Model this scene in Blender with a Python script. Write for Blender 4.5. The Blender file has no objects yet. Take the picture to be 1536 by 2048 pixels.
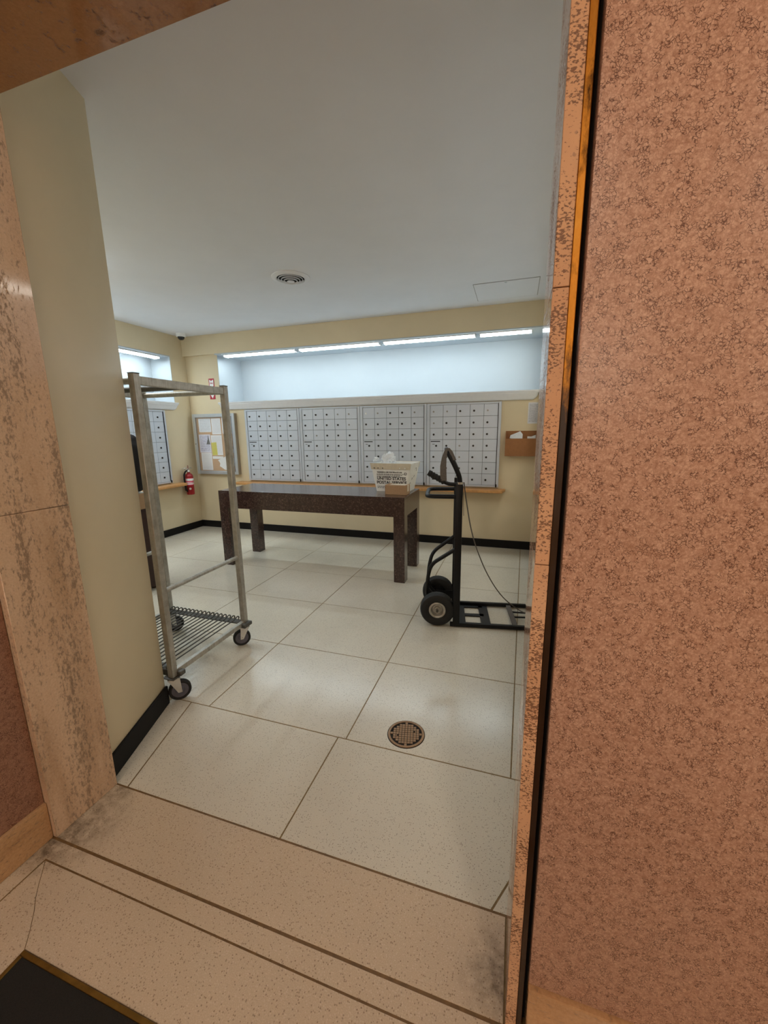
import bpy, bmesh, math, random
from mathutils import Vector, Matrix, noise
random.seed(7)
SC = bpy.context.scene
COL = SC.collection
PI = math.pi

# ------------------------------------------------------------------ camera
F, PITCH, ROLL, YAW, EYE = 802.254, 0.2015594, -0.0134488, -0.3151783, 1.45
fw = Vector((math.sin(YAW) * math.cos(PITCH), math.cos(YAW) * math.cos(PITCH), -math.sin(PITCH)))
rt = Vector((math.cos(YAW), -math.sin(YAW), 0))
up = rt.cross(fw)
r2 = rt * math.cos(ROLL) + up * math.sin(ROLL)
u2 = -rt * math.sin(ROLL) + up * math.cos(ROLL)
cd = bpy.data.cameras.new('camera')
cd.sensor_fit = 'HORIZONTAL'
cd.sensor_width = 36
cd.lens = F / 1536 * 36
cd.clip_start = 0.02
cam = bpy.data.objects.new('camera', cd)
COL.objects.link(cam)
bk = -fw
cam.matrix_world = Matrix(((r2.x, u2.x, bk.x, 0), (r2.y, u2.y, bk.y, 0), (r2.z, u2.z, bk.z, EYE), (0, 0, 0, 1)))
SC.camera = cam

# ------------------------------------------------------------------ world, view
w = bpy.data.worlds.new('world')
SC.world = w
w.use_nodes = True
w.node_tree.nodes['Background'].inputs[0].default_value = (0.9, 0.85, 0.8, 1)
w.node_tree.nodes['Background'].inputs[1].default_value = 0.05
vs = SC.view_settings
vs.view_transform = 'Standard'
vs.look = 'None'
vs.gamma = 1
vs.use_curve_mapping = False
vs.exposure = 1.05
TUBE_EMIT = 11.0      # fluorescent lens strength
LOBBY_EMIT = 19.5      # lobby ceiling lamps and the added wall lamps
ROOM_FILL_EMIT = 24.0      # added fill strips on the ceiling, unseen in the left part of the mail room


# ------------------------------------------------------------------ helpers
def srgb(r, g, b):
    f = lambda c: ((c / 255 + 0.055) / 1.055) ** 2.4 if c > 10 else c / 255 / 12.92
    return (f(r), f(g), f(b), 1)


class NT:
    def __init__(s, name):
        s.m = bpy.data.materials.new(name)
        s.m.use_nodes = True
        s.t = s.m.node_tree
        s.p = s.t.nodes['Principled BSDF']

    def n(s, kind, **kw):
        nd = s.t.nodes.new(kind)
        for k, v in kw.items():
            setattr(nd, k, v)
        return nd

    def l(s, a, b):
        s.t.links.new(a, b)

    def coords(s, world=False, scale=(1, 1, 1)):
        if world:
            o = s.n('ShaderNodeNewGeometry').outputs['Position']
        else:
            o = s.n('ShaderNodeTexCoord').outputs['Object']
        mp = s.n('ShaderNodeMapping')
        mp.inputs['Scale'].default_value = scale
        s.l(o, mp.inputs['Vector'])
        return mp.outputs['Vector']

    def noise(s, vec, scale, detail=4, rough=0.55, dist=0.0):
        nd = s.n('ShaderNodeTexNoise')
        nd.inputs['Scale'].default_value = scale
        nd.inputs['Detail'].default_value = detail
        nd.inputs['Roughness'].default_value = rough
        nd.inputs['Distortion'].default_value = dist
        s.l(vec, nd.inputs['Vector'])
        return nd.outputs['Fac']

    def voro(s, vec, scale, feature='F1', out='Distance'):
        nd = s.n('ShaderNodeTexVoronoi', feature=feature)
        nd.inputs['Scale'].default_value = scale
        s.l(vec, nd.inputs['Vector'])
        return nd.outputs[out]

    def ramp(s, fac, stops):
        nd = s.n('ShaderNodeValToRGB')
        el = nd.color_ramp.elements
        while len(el) < len(stops):
            el.new(0.5)
        for e, (p, c) in zip(el, stops):
            e.position = p
            e.color = c if not isinstance(c, (int, float)) else (c, c, c, 1)
        s.l(fac, nd.inputs['Fac'])
        return nd.outputs['Color']

    def mix(s, fac, a, b, blend='MIX'):
        nd = s.n('ShaderNodeMix', data_type='RGBA', blend_type=blend)
        for v, k in ((fac, 0), (a, 6), (b, 7)):
            if isinstance(v, (int, float, tuple)):
                nd.inputs[k].default_value = v
            else:
                s.l(v, nd.inputs[k])
        return nd.outputs[2]

    def math(s, op, a, b=0.0):
        nd = s.n('ShaderNodeMath', operation=op)
        for v, k in ((a, 0), (b, 1)):
            if isinstance(v, (int, float)):
                nd.inputs[k].default_value = v
            else:
                s.l(v, nd.inputs[k])
        return nd.outputs[0]

    def col(s, c):
        if isinstance(c, tuple):
            s.p.inputs['Base Color'].default_value = c
        else:
            s.l(c, s.p.inputs['Base Color'])

    def rough(s, r):
        if isinstance(r, (int, float)):
            s.p.inputs['Roughness'].default_value = r
        else:
            s.l(r, s.p.inputs['Roughness'])

    def bump(s, h, strength=0.2, dist=0.002):
        nd = s.n('ShaderNodeBump')
        nd.inputs['Strength'].default_value = strength
        nd.inputs['Distance'].default_value = dist
        s.l(h, nd.inputs['Height'])
        s.l(nd.outputs[0], s.p.inputs['Normal'])


def plain(name, c, rough=0.5, metal=0.0, var=0.06, scale=30, bump=0.0, world=False, spec=0.5):
    t = NT(name)
    v = t.coords(world)
    f = t.noise(v, scale)
    a = tuple(min(1, x * (1 + var)) for x in c[:3]) + (1,)
    b = tuple(x * (1 - var) for x in c[:3]) + (1,)
    t.col(t.ramp(f, [(0.3, b), (0.7, a)]))
    t.rough(rough)
    t.p.inputs['Metallic'].default_value = metal
    t.p.inputs['Specular IOR Level'].default_value = spec
    if bump:
        t.bump(f, bump)
    return t.m


def emis(name, c, e):
    t = NT(name)
    t.col((0.8, 0.8, 0.8, 1))
    t.p.inputs['Emission Color'].default_value = c
    t.p.inputs['Emission Strength'].default_value = e
    return t.m


def glass(name):
    t = NT(name)
    t.col((1, 1, 1, 1))
    t.rough(0.02)
    t.p.inputs['Alpha'].default_value = 0.08
    return t.m


def travertine(name, base, dark, light, vert=True, pits=1.0):
    """Warm stone with elongated pits and bands; vert: bands run upright."""
    t = NT(name)
    sc = (1, 1, 0.16) if vert else (0.16, 0.16, 1)
    v = t.coords(True, sc)
    big = t.noise(v, 9, 3)
    fine = t.noise(t.coords(True), 130, 4, 0.7)
    c = t.ramp(big, [(0.3, dark), (0.5, base), (0.72, light)])
    c = t.mix(0.35, c, t.ramp(fine, [(0.3, dark), (0.65, light)]))
    sc2 = (1, 1, 0.42) if vert else (0.32, 0.32, 1)
    pit = t.noise(t.coords(True, sc2), 135, 4, 0.68)
    zone = t.noise(t.coords(True, (1, 1, 0.1) if vert else (0.1, 0.1, 1)), 13, 2)
    thr = t.ramp(zone, [(0.36, 0.0), (0.62, 0.15 * pits)])
    pm = t.ramp(t.math('ADD', pit, thr), [(0.59, 0.0), (0.70, 1.0)])
    pitc = tuple(x * 0.36 for x in dark[:3]) + (1,)
    t.col(t.mix(t.math('MULTIPLY', pm, 0.68), c, pitc))
    t.rough(t.ramp(pm, [(0, 0.1), (1, 0.6)]))
    t.bump(t.math('SUBTRACT', 1.0, pm), 0.25, 0.001)
    return t.m


def travertine_spots(name, base, light, pitc):
    """Filled travertine end with scattered brown pits."""
    t = NT(name)
    v = t.coords(True)
    big = t.noise(v, 6, 4)
    c = t.ramp(big, [(0.3, base), (0.7, light)])
    p1 = t.noise(t.coords(True, (1, 1, 1.7)), 190, 3, 0.6)
    zone = t.noise(t.coords(True, (1, 1, 1)), 8, 3)
    m1 = t.ramp(t.math('ADD', p1, t.ramp(zone, [(0.32, 0.0), (0.62, 0.2)])), [(0.67, 0.0), (0.71, 1.0)])
    p2 = t.noise(v, 70, 2)
    m2 = t.ramp(p2, [(0.68, 0.0), (0.72, 0.55)])
    m = t.math('MAXIMUM', m1, m2)
    t.col(t.mix(t.math('MULTIPLY', m, 0.85), c, pitc))
    t.rough(t.ramp(m, [(0, 0.07), (1, 0.6)]))
    t.bump(t.math('SUBTRACT', 1.0, m), 0.3, 0.001)
    return t.m


def granite(name, warm):
    t = NT(name)
    v = t.coords(True)
    d = t.n('ShaderNodeTexNoise')
    d.inputs['Scale'].default_value = 90
    t.l(v, d.inputs['Vector'])
    vv = t.n('ShaderNodeVectorMath', operation='MULTIPLY_ADD')
    t.l(d.outputs['Color'], vv.inputs[0])
    vv.inputs[1].default_value = (0.012, 0.012, 0.012)
    t.l(v, vv.inputs[2])
    edge = t.voro(vv.outputs[0], 215, 'DISTANCE_TO_EDGE')
    cell = t.n('ShaderNodeRGBToBW')
    t.l(t.voro(vv.outputs[0], 215, 'F1', 'Color'), cell.inputs[0])
    big = t.noise(v, 4.5, 5, 0.6)
    brk = t.noise(v, 48, 4, 0.65)
    base = t.ramp(big, [(0.32, srgb(*warm[0])), (0.68, srgb(*warm[1]))])
    base = t.mix(0.4, base, t.ramp(cell.outputs[0], [(0.25, srgb(*warm[2])), (0.75, srgb(*warm[3]))]))
    base = t.mix(0.45, base, t.ramp(t.noise(v, 210, 3, 0.7), [(0.36, srgb(*warm[2])), (0.66, srgb(*warm[3]))]))
    soft = t.ramp(edge, [(0.0, 0.34), (0.12, 0.0)])
    base = t.mix(soft, base, srgb(120, 74, 54))
    crack = t.ramp(t.math('ADD', edge, t.ramp(brk, [(0.48, 0.0), (0.6, 0.3)])), [(0.03, 1.0), (0.1, 0.0)])
    t.col(t.mix(t.math('MULTIPLY', crack, 0.8), base, srgb(84, 48, 34)))
    t.rough(0.34)
    t.p.inputs['Specular IOR Level'].default_value = 0.35
    return t.m


def terrazzo(name, base, light, dark, warmth, stains=()):
    t = NT(name)
    v = t.coords(True)
    big = t.noise(v, 1.1, 2, 0.4)
    c = t.ramp(big, [(0.2, base), (0.8, light)])
    cell = t.voro(v, 210, 'F1', 'Color')
    dist = t.voro(v, 210, 'F1')
    sx = t.n('ShaderNodeSeparateColor')
    t.l(cell, sx.inputs[0])
    chip = t.ramp(dist, [(0.36, 1.0), (0.46, 0.0)])
    m_d = t.math('MULTIPLY', t.ramp(sx.outputs[0], [(0.80, 0.0), (0.83, 1.0)]), chip)
    m_l = t.math('MULTIPLY', t.ramp(sx.outputs[1], [(0.62, 0.0), (0.65, 1.0)]), chip)
    c = t.mix(t.math('MULTIPLY', m_l, 0.5), c, warmth)
    c = t.mix(t.math('MULTIPLY', m_d, 0.62), c, dark)
    f = t.noise(v, 320, 3, 0.7)
    c = t.mix(0.2, c, t.ramp(f, [(0.35, dark), (0.65, light)]))
    dirt = t.noise(v, 2.2, 3, 0.5)
    c = t.mix(t.ramp(dirt, [(0.45, 0.0), (0.9, 0.22)]), c, dark)
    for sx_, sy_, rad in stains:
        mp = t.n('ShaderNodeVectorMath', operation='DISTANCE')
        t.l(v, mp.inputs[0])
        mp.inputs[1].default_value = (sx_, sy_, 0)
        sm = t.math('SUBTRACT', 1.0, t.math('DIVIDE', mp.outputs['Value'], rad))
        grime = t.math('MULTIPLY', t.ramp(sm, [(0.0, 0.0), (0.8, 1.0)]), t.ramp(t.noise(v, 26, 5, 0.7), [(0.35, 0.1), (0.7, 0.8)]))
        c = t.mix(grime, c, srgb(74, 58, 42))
    t.col(c)
    t.rough(0.2)
    return t.m


M = {}
M['yellow'] = plain('yellow_paint', srgb(218, 202, 170), 0.5, var=0.02, scale=5, bump=0.02, world=True, spec=0.3)
M['ceiling'] = plain('ceiling_paint', srgb(230, 230, 233), 0.8, var=0.015, scale=4, world=True, spec=0.2)
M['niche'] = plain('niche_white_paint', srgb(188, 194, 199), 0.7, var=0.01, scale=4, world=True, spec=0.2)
M['ledge'] = plain('ledge_white_paint', srgb(230, 231, 234), 0.45, var=0.02, world=True)
M['black_rubber'] = plain('black_rubber', srgb(17, 15, 15), 0.6, var=0.15, spec=0.25)
M['terrazzo'] = terrazzo('terrazzo_room', srgb(208, 201, 184), srgb(220, 214, 200), srgb(118, 102, 86), srgb(222, 214, 200))
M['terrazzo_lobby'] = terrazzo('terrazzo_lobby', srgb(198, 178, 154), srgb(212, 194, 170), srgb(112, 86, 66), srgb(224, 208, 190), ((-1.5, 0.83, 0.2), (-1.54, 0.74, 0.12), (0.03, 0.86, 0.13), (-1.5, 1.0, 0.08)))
M['grout'] = plain('brass_divider', srgb(128, 104, 66), 0.45, 0.3, var=0.25, scale=40, world=True)
M['grout_dark'] = plain('dark_divider', srgb(112, 84, 50), 0.55, 0.1, var=0.25, scale=40, world=True)
M['trav_left'] = travertine('travertine_left', srgb(208, 178, 150), srgb(178, 146, 116), srgb(220, 194, 168), True, 1.0)
M['trav_right'] = travertine_spots('travertine_right', srgb(204, 160, 126), srgb(216, 174, 138), srgb(104, 68, 44))
M['trav_base'] = travertine('travertine_base', srgb(192, 152, 110), srgb(156, 116, 80), srgb(206, 168, 128), False, 0.25)
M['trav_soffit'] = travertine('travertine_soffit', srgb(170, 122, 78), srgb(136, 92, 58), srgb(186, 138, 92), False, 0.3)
M['granite'] = granite('pink_granite', ((188, 148, 126), (200, 160, 138), (156, 114, 92), (220, 186, 164)))
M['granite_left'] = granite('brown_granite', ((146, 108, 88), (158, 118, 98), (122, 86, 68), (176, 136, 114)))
M['lobby_paint'] = plain('lobby_paint', srgb(205, 178, 140), 0.6, var=0.03, world=True)
M['mat'] = plain('black_mat', srgb(26, 24, 21), 0.95, var=0.4, scale=400, bump=0.6)
M['mailgrey'] = plain('silver_mailbox', srgb(198, 204, 214), 0.42, 0.15, var=0.03, scale=8)
M['maildoor'] = plain('silver_mail_door', srgb(204, 211, 222), 0.4, 0.15, var=0.02, scale=8)
M['lock'] = plain('dark_lock', srgb(46, 44, 44), 0.35, 0.6)
M['lock_light'] = plain('light_lock', srgb(150, 148, 145), 0.35, 0.6)
M['white_plate'] = plain('white_plate', srgb(240, 240, 238), 0.5)
M['darkline'] = plain('dark_gap', srgb(52, 50, 52), 0.6)
M['wood'] = plain('oak_shelf', srgb(205, 150, 92), 0.4, var=0.12, scale=25)
M['cork'] = plain('cork', srgb(190, 146, 96), 0.9, var=0.16, scale=300, bump=0.2)
M['alu'] = plain('aluminium_frame', srgb(196, 200, 204), 0.38, 0.5, var=0.03)
M['alu_dark'] = plain('aluminium_side', srgb(170, 160, 146), 0.45, 0.4, var=0.03)
M['red'] = plain('red_enamel', srgb(150, 22, 30), 0.3, var=0.05)
M['red_sign'] = plain('red_sign', srgb(176, 28, 48), 0.45, var=0.04)
M['pink_label'] = plain('pink_label', srgb(214, 70, 96), 0.5)
M['white'] = plain('white_paper', srgb(236, 236, 236), 0.6, var=0.02)
M['chrome'] = plain('bright_steel', srgb(205, 205, 205), 0.25, 0.9, var=0.04)
M['blackmetal'] = plain('black_powder_coat', srgb(12, 12, 16), 0.45, 0.0, var=0.1, scale=60, spec=0.3)
M['tire'] = plain('black_tire', srgb(22, 22, 23), 0.7, var=0.15, scale=60)
M['grip'] = plain('black_rubber_grip', srgb(18, 18, 19), 0.6)
M['strap'] = plain('grey_webbing', srgb(98, 92, 88), 0.85, var=0.2, scale=200)
M['cardboard'] = plain('cardboard', srgb(172, 138, 104), 0.8, var=0.06, scale=60)
M['cardboard_dark'] = plain('cardboard_brown', srgb(150, 100, 58), 0.7, var=0.06, scale=30)
M['tape'] = plain('packing_label', srgb(226, 216, 200), 0.5)
M['tub'] = plain('white_corrugated_plastic', srgb(236, 236, 232), 0.5, var=0.04, scale=18)
M['tub_rim'] = plain('cream_tub_rim', srgb(205, 194, 172), 0.55, var=0.07, scale=40)
M['ink'] = plain('black_ink', srgb(30, 30, 32), 0.7)
M['bagwhite'] = plain('white_plastic_film', srgb(226, 232, 238), 0.3, var=0.05)
M['darkbrown'] = plain('dark_brown_wood', srgb(52, 28, 20), 0.5, var=0.25, scale=30)
M['blackcloth'] = plain('black_cloth', srgb(24, 19, 18), 0.85, var=0.3, scale=90, bump=0.2)
M['yellowpaper'] = plain('yellow_paper', srgb(214, 204, 28), 0.6, var=0.05)
M['bluepaper'] = plain('blue_print', srgb(60, 72, 150), 0.6, var=0.15)
M['lens'] = emis('fluorescent_lens', (0.80, 0.95, 1.0, 1), TUBE_EMIT)
M['lens_warm'] = emis('warm_lamp_glass', (1.0, 0.89, 0.76, 1), LOBBY_EMIT)
M['lens_room'] = emis('ceiling_strip_lens', (0.86, 0.95, 1.0, 1), ROOM_FILL_EMIT)
M['lens_right'] = emis('warm_white_lens', (1.0, 0.93, 0.82, 1), TUBE_EMIT * 0.7)
M['glass'] = glass('clear_glass')
M['grey_wheel'] = plain('grey_wheel_hub', srgb(92, 92, 104), 0.5, var=0.08)
M['drain'] = plain('drain_bronze', srgb(150, 118, 88), 0.45, 0.4, var=0.12, scale=60)
M['dark'] = plain('dark_void', srgb(22, 18, 15), 0.9)
M['camdark'] = plain('smoked_dome', srgb(24, 26, 34), 0.12)


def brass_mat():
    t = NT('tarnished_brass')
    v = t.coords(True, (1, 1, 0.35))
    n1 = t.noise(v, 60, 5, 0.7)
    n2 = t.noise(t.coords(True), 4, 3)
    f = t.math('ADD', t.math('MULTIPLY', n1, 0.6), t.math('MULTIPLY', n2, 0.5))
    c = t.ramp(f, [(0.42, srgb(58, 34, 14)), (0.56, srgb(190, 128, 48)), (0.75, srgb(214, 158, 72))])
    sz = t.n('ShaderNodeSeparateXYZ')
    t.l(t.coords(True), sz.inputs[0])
    upper_mask = t.ramp(t.math('ADD', t.math('MULTIPLY', sz.outputs[2], 0.4), t.math('MULTIPLY', n1, 0.12)), [(0.645, 0.0), (0.70, 1.0)])
    c = t.mix(upper_mask, srgb(46, 28, 14), c)     # tarnished brass above, flat dark brown below, split by height
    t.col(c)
    t.l(t.math('MULTIPLY', upper_mask, 0.85), t.p.inputs['Metallic'])
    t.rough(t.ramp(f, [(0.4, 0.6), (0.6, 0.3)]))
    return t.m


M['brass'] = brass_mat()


def brass_clean():
    t = NT('brass_edging')
    t.col(t.ramp(t.noise(t.coords(True), 20, 3), [(0.3, srgb(120, 92, 40)), (0.7, srgb(150, 118, 58))]))
    t.p.inputs['Metallic'].default_value = 0.7
    t.rough(0.4)
    return t.m


M['brass_edge'] = brass_clean()


def steel_mat():
    t = NT('galvanised_steel')
    v = t.coords(False)
    a = t.noise(v, 28, 5, 0.6)
    b = t.noise(t.coords(False, (1, 1, 0.08)), 90, 3)
    f = t.math('ADD', t.math('MULTIPLY', a, 0.6), t.math('MULTIPLY', b, 0.4))
    t.col(t.ramp(f, [(0.35, srgb(150, 147, 138)), (0.65, srgb(190, 188, 182))]))
    t.p.inputs['Metallic'].default_value = 0.55
    t.rough(t.ramp(a, [(0.3, 0.34), (0.7, 0.52)]))
    return t.m


M['steel'] = steel_mat()
M['steel_dark'] = plain('dull_steel', srgb(92, 90, 86), 0.5, 0.6, var=0.15)


def laminate():
    t = NT('brown_flecked_laminate')
    v = t.coords(True)
    base = t.ramp(t.noise(v, 40, 4, 0.6), [(0.3, srgb(48, 32, 29)), (0.7, srgb(64, 45, 40))])
    fl = t.noise(v, 46, 2, 0.5, 2.0)
    m = t.ramp(fl, [(0.465, 0.0), (0.5, 0.9), (0.535, 0.0)])
    z = t.ramp(t.noise(v, 50, 2), [(0.48, 0.0), (0.58, 1.0)])
    c = t.mix(t.math('MULTIPLY', m, z), base, srgb(134, 104, 92))
    t.col(c)
    t.rough(0.22)
    t.p.inputs['Coat Weight'].default_value = 0.4
    t.p.inputs['Coat Roughness'].default_value = 0.15
    return t.m


M['laminate'] = laminate()


def printed(name, paper, ink, lines=46, amount=0.5):
    """Paper carrying rows of small print (flat printing)."""
    t = NT(name)
    g = t.n('ShaderNodeTexCoord').outputs['Generated']
    sx = t.n('ShaderNodeSeparateXYZ')
    t.l(g, sx.inputs[0])
    row = t.math('FRACT', t.math('MULTIPLY', sx.outputs[2], float(lines)))
    rm = t.ramp(row, [(0.45, 0.0), (0.5, 1.0)])
    nd = t.n('ShaderNodeTexNoise')
    nd.inputs['Scale'].default_value = 1.0
    mp = t.n('ShaderNodeMapping')
    mp.inputs['Scale'].default_value = (26, 1, lines)
    t.l(g, mp.inputs['Vector'])
    t.l(mp.outputs[0], nd.inputs['Vector'])
    wm = t.ramp(nd.outputs['Fac'], [(0.42, 0.0), (0.5, 1.0)])
    mx = t.ramp(sx.outputs[0], [(0.08, 0.0), (0.1, 1.0), (0.9, 1.0), (0.93, 0.0)])
    mz = t.ramp(sx.outputs[2], [(0.06, 0.0), (0.08, 1.0), (0.93, 1.0), (0.95, 0.0)])
    m = t.math('MULTIPLY', t.math('MULTIPLY', rm, wm), t.math('MULTIPLY', mx, mz))
    t.col(t.mix(t.math('MULTIPLY', m, amount), paper, ink))
    t.rough(0.65)
    return t.m


M['print_grey'] = printed('printed_notice', srgb(228, 232, 240), srgb(90, 94, 110), 22, 0.5)
M['print_purple'] = printed('printed_flyer', srgb(224, 224, 240), srgb(86, 80, 150), 16, 0.75)
M['print_plain'] = printed('printed_sheet', srgb(236, 236, 240), srgb(120, 120, 130), 30, 0.4)
M['print_yellow'] = printed('printed_yellow_sheet', srgb(214, 204, 28), srgb(150, 140, 10), 9, 0.5)
M['print_dark'] = printed('printed_wall_notice', srgb(214, 214, 220), srgb(110, 112, 124), 34, 0.8)


class MB:
    def __init__(s):
        s.bm = bmesh.new()

    def _bev(s, vs, bev, seg=1):
        if bev:
            es = list({e for v in vs for e in v.link_edges})
            bmesh.ops.bevel(s.bm, geom=es, offset=bev, segments=seg, affect='EDGES', profile=0.5)

    def box(s, x0, x1, y0, y1, z0, z1, bev=0, seg=1, mat=None):
        c = Vector(((x0 + x1) / 2, (y0 + y1) / 2, (z0 + z1) / 2))
        mm = Matrix.Translation(c) @ Matrix.Diagonal((abs(x1 - x0), abs(y1 - y0), abs(z1 - z0), 1))
        if mat is not None:
            mm = mat @ mm
        r = bmesh.ops.create_cube(s.bm, size=1, matrix=mm)
        s._bev(r['verts'], bev, seg)
        return s

    def prism(s, poly, z0, z1, bev=0, mat=None):
        a = sum(poly[i][0] * poly[(i + 1) % len(poly)][1] - poly[(i + 1) % len(poly)][0] * poly[i][1] for i in range(len(poly)))
        if a < 0:
            poly = poly[::-1]
        n = len(poly)
        T = (lambda p: mat @ Vector(p)) if mat is not None else Vector
        lo = [s.bm.verts.new(T((x, y, z0))) for x, y in poly]
        hi = [s.bm.verts.new(T((x, y, z1))) for x, y in poly]
        s.bm.faces.new(lo[::-1])
        s.bm.faces.new(hi)
        for i in range(n):
            j = (i + 1) % n
            s.bm.faces.new((lo[i], lo[j], hi[j], hi[i]))
        s._bev(lo + hi, bev)
        return s

    def cyl(s, p0, p1, r, seg=16, r1=None):
        p0, p1 = Vector(p0), Vector(p1)
        d = p1 - p0
        q = Vector((0, 0, 1)).rotation_difference(d.normalized()).to_matrix().to_4x4()
        mm = Matrix.Translation((p0 + p1) / 2) @ q
        bmesh.ops.create_cone(s.bm, cap_ends=True, segments=seg, radius1=r, radius2=r if r1 is None else r1, depth=d.length, matrix=mm)
        return s

    def tube(s, pts, r, seg=10, closed=False, flat=None):
        """Sweep a round (or flat=(half_w, half_t, side)) section along points."""
        pts = [Vector(p) for p in pts]
        n = len(pts)
        tg = []
        for i in range(n):
            a = pts[i - 1] if (i or closed) else pts[i]
            b = pts[(i + 1) % n] if (i < n - 1 or closed) else pts[i]
            tg.append((b - a).normalized())
        ref = Vector((0, 0, 1)) if abs(tg[0].z) < 0.9 else Vector((1, 0, 0))
        if flat:
            ref = Vector(flat[2])
        nrm = (ref - tg[0] * ref.dot(tg[0])).normalized()
        rings = []
        for i in range(n):
            if i:
                nrm = tg[i - 1].rotation_difference(tg[i]) @ nrm
                nrm = (nrm - tg[i] * nrm.dot(tg[i])).normalized()
            bi = tg[i].cross(nrm)
            if flat:
                hw, ht = flat[0], flat[1]
                ring = [s.bm.verts.new(pts[i] + nrm * a + bi * b) for a, b in ((hw, ht), (-hw, ht), (-hw, -ht), (hw, -ht))]
            else:
                ring = [s.bm.verts.new(pts[i] + (nrm * math.cos(2 * PI * k / seg) + bi * math.sin(2 * PI * k / seg)) * r) for k in range(seg)]
            rings.append(ring)
        m = len(rings[0])
        for i in range(n if closed else n - 1):
            a, b = rings[i], rings[(i + 1) % n]
            for k in range(m):
                s.bm.faces.new((a[k], a[(k + 1) % m], b[(k + 1) % m], b[k]))
        if not closed:
            s.bm.faces.new(rings[0][::-1])
            s.bm.faces.new(rings[-1])
        return s

    def lathe(s, prof, seg=32, mat=None, close=False):
        """Revolve (r, z) points about z."""
        rings = []
        for r, z in prof:
            if r < 1e-6:
                p = Vector((0, 0, z))
                rings.append([s.bm.verts.new(mat @ p if mat is not None else p)])
            else:
                ring = []
                for k in range(seg):
                    a = 2 * PI * k / seg
                    p = Vector((r * math.cos(a), r * math.sin(a), z))
                    ring.append(s.bm.verts.new(mat @ p if mat is not None else p))
                rings.append(ring)
        prs = list(zip(rings, rings[1:])) + ([(rings[-1], rings[0])] if close else [])
        for a, b in prs:
            for k in range(seg):
                k2 = (k + 1) % seg
                if len(a) == 1 and len(b) == 1:
                    break
                if len(a) == 1:
                    s.bm.faces.new((a[0], b[k2], b[k]))
                elif len(b) == 1:
                    s.bm.faces.new((a[k], a[k2], b[0]))
                else:
                    s.bm.faces.new((a[k], a[k2], b[k2], b[k]))
        return s

    def mesh(s, name, smooth=True):
        bmesh.ops.recalc_face_normals(s.bm, faces=s.bm.faces)
        me = bpy.data.meshes.new(name)
        s.bm.to_mesh(me)
        s.bm.free()
        if smooth:
            me.polygons.foreach_set('use_smooth', [True] * len(me.polygons))
            me.set_sharp_from_angle(angle=math.radians(38))
        return me

    def build(s, name, mat, parent=None, smooth=True):
        me = s.mesh(name, smooth)
        return link(name, me, mat, parent)


def link(name, me, mat, parent=None):
    o = bpy.data.objects.new(name, me)
    COL.objects.link(o)
    if mat is not None and not me.materials:
        me.materials.append(mat if not isinstance(mat, str) else M[mat])
    if parent is not None:
        o.parent = parent
    return o


def B(name, mat, parent, *a, bev=0, seg=1):
    return MB().box(*a, bev=bev, seg=seg).build(name, M[mat], parent)


def thing(name, label, cat, loc=(0, 0, 0), rz=0.0, group=None):
    o = bpy.data.objects.new(name, None)
    o.empty_display_size = 0.1
    COL.objects.link(o)
    o.location = loc
    o.rotation_euler = (0, 0, rz)
    return tag(o, label, cat, group)


def tag(o, label, cat, group=None):
    o['label'] = label
    o['category'] = cat
    if group:
        o['group'] = group
    return o


def struct(o, label=None):
    o['kind'] = 'structure'
    if label:
        o['label'] = label
    return o


def fillet(pts, r, n=5):
    pts = [Vector(p) for p in pts]
    out = [pts[0]]
    for i in range(1, len(pts) - 1):
        a, b, c = pts[i - 1], pts[i], pts[i + 1]
        d1, d2 = (a - b), (c - b)
        rr = min(r, d1.length * 0.48, d2.length * 0.48)
        p, q = b + d1.normalized() * rr, b + d2.normalized() * rr
        for k in range(n + 1):
            t = k / n
            out.append(p * (1 - t) ** 2 + b * 2 * t * (1 - t) + q * t * t)
    out.append(pts[-1])
    return out


def text_mesh(name, body, size, mat, parent, mtx, bold=0.0, align='LEFT'):
    cu = bpy.data.curves.new(name, 'FONT')
    cu.body = body
    cu.size = size
    cu.align_x = align
    cu.offset = bold
    cu.extrude = 0.0004
    tmp = bpy.data.objects.new(name, cu)
    COL.objects.link(tmp)
    dg = bpy.context.evaluated_depsgraph_get()
    me = bpy.data.meshes.new_from_object(tmp.evaluated_get(dg))
    bpy.data.objects.remove(tmp)
    me.transform(mtx)
    me.materials.clear()
    return link(name, me, mat, parent)


def copy_tree(o, parent=None):
    c = o.copy()
    COL.objects.link(c)
    if parent is not None:
        c.parent = parent
    for ch in list(o.children):
        copy_tree(ch, c)
    return c


# ------------------------------------------------------------------ dimensions
XL, XR, YB, ZC = -4.65, 0.24, 5.0, 2.79
YA, YF = 1.01, 0.77          # back and front of the opening in the lobby wall
JL, JR = -1.53, 0.045        # its left and right reveals
ZL = 2.45                    # its head
HB = 0.1                     # black baseboard height
NZ0, NZ1 = 1.86, 2.53        # light niche

# ------------------------------------------------------------------ room shell
# floor: divider-coloured bed with the slabs laid on it
floor = struct(MB().box(-5.1, 2.7, -2.7, 5.6, -0.12, -0.0015).build('floor', M['grout']))


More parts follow.
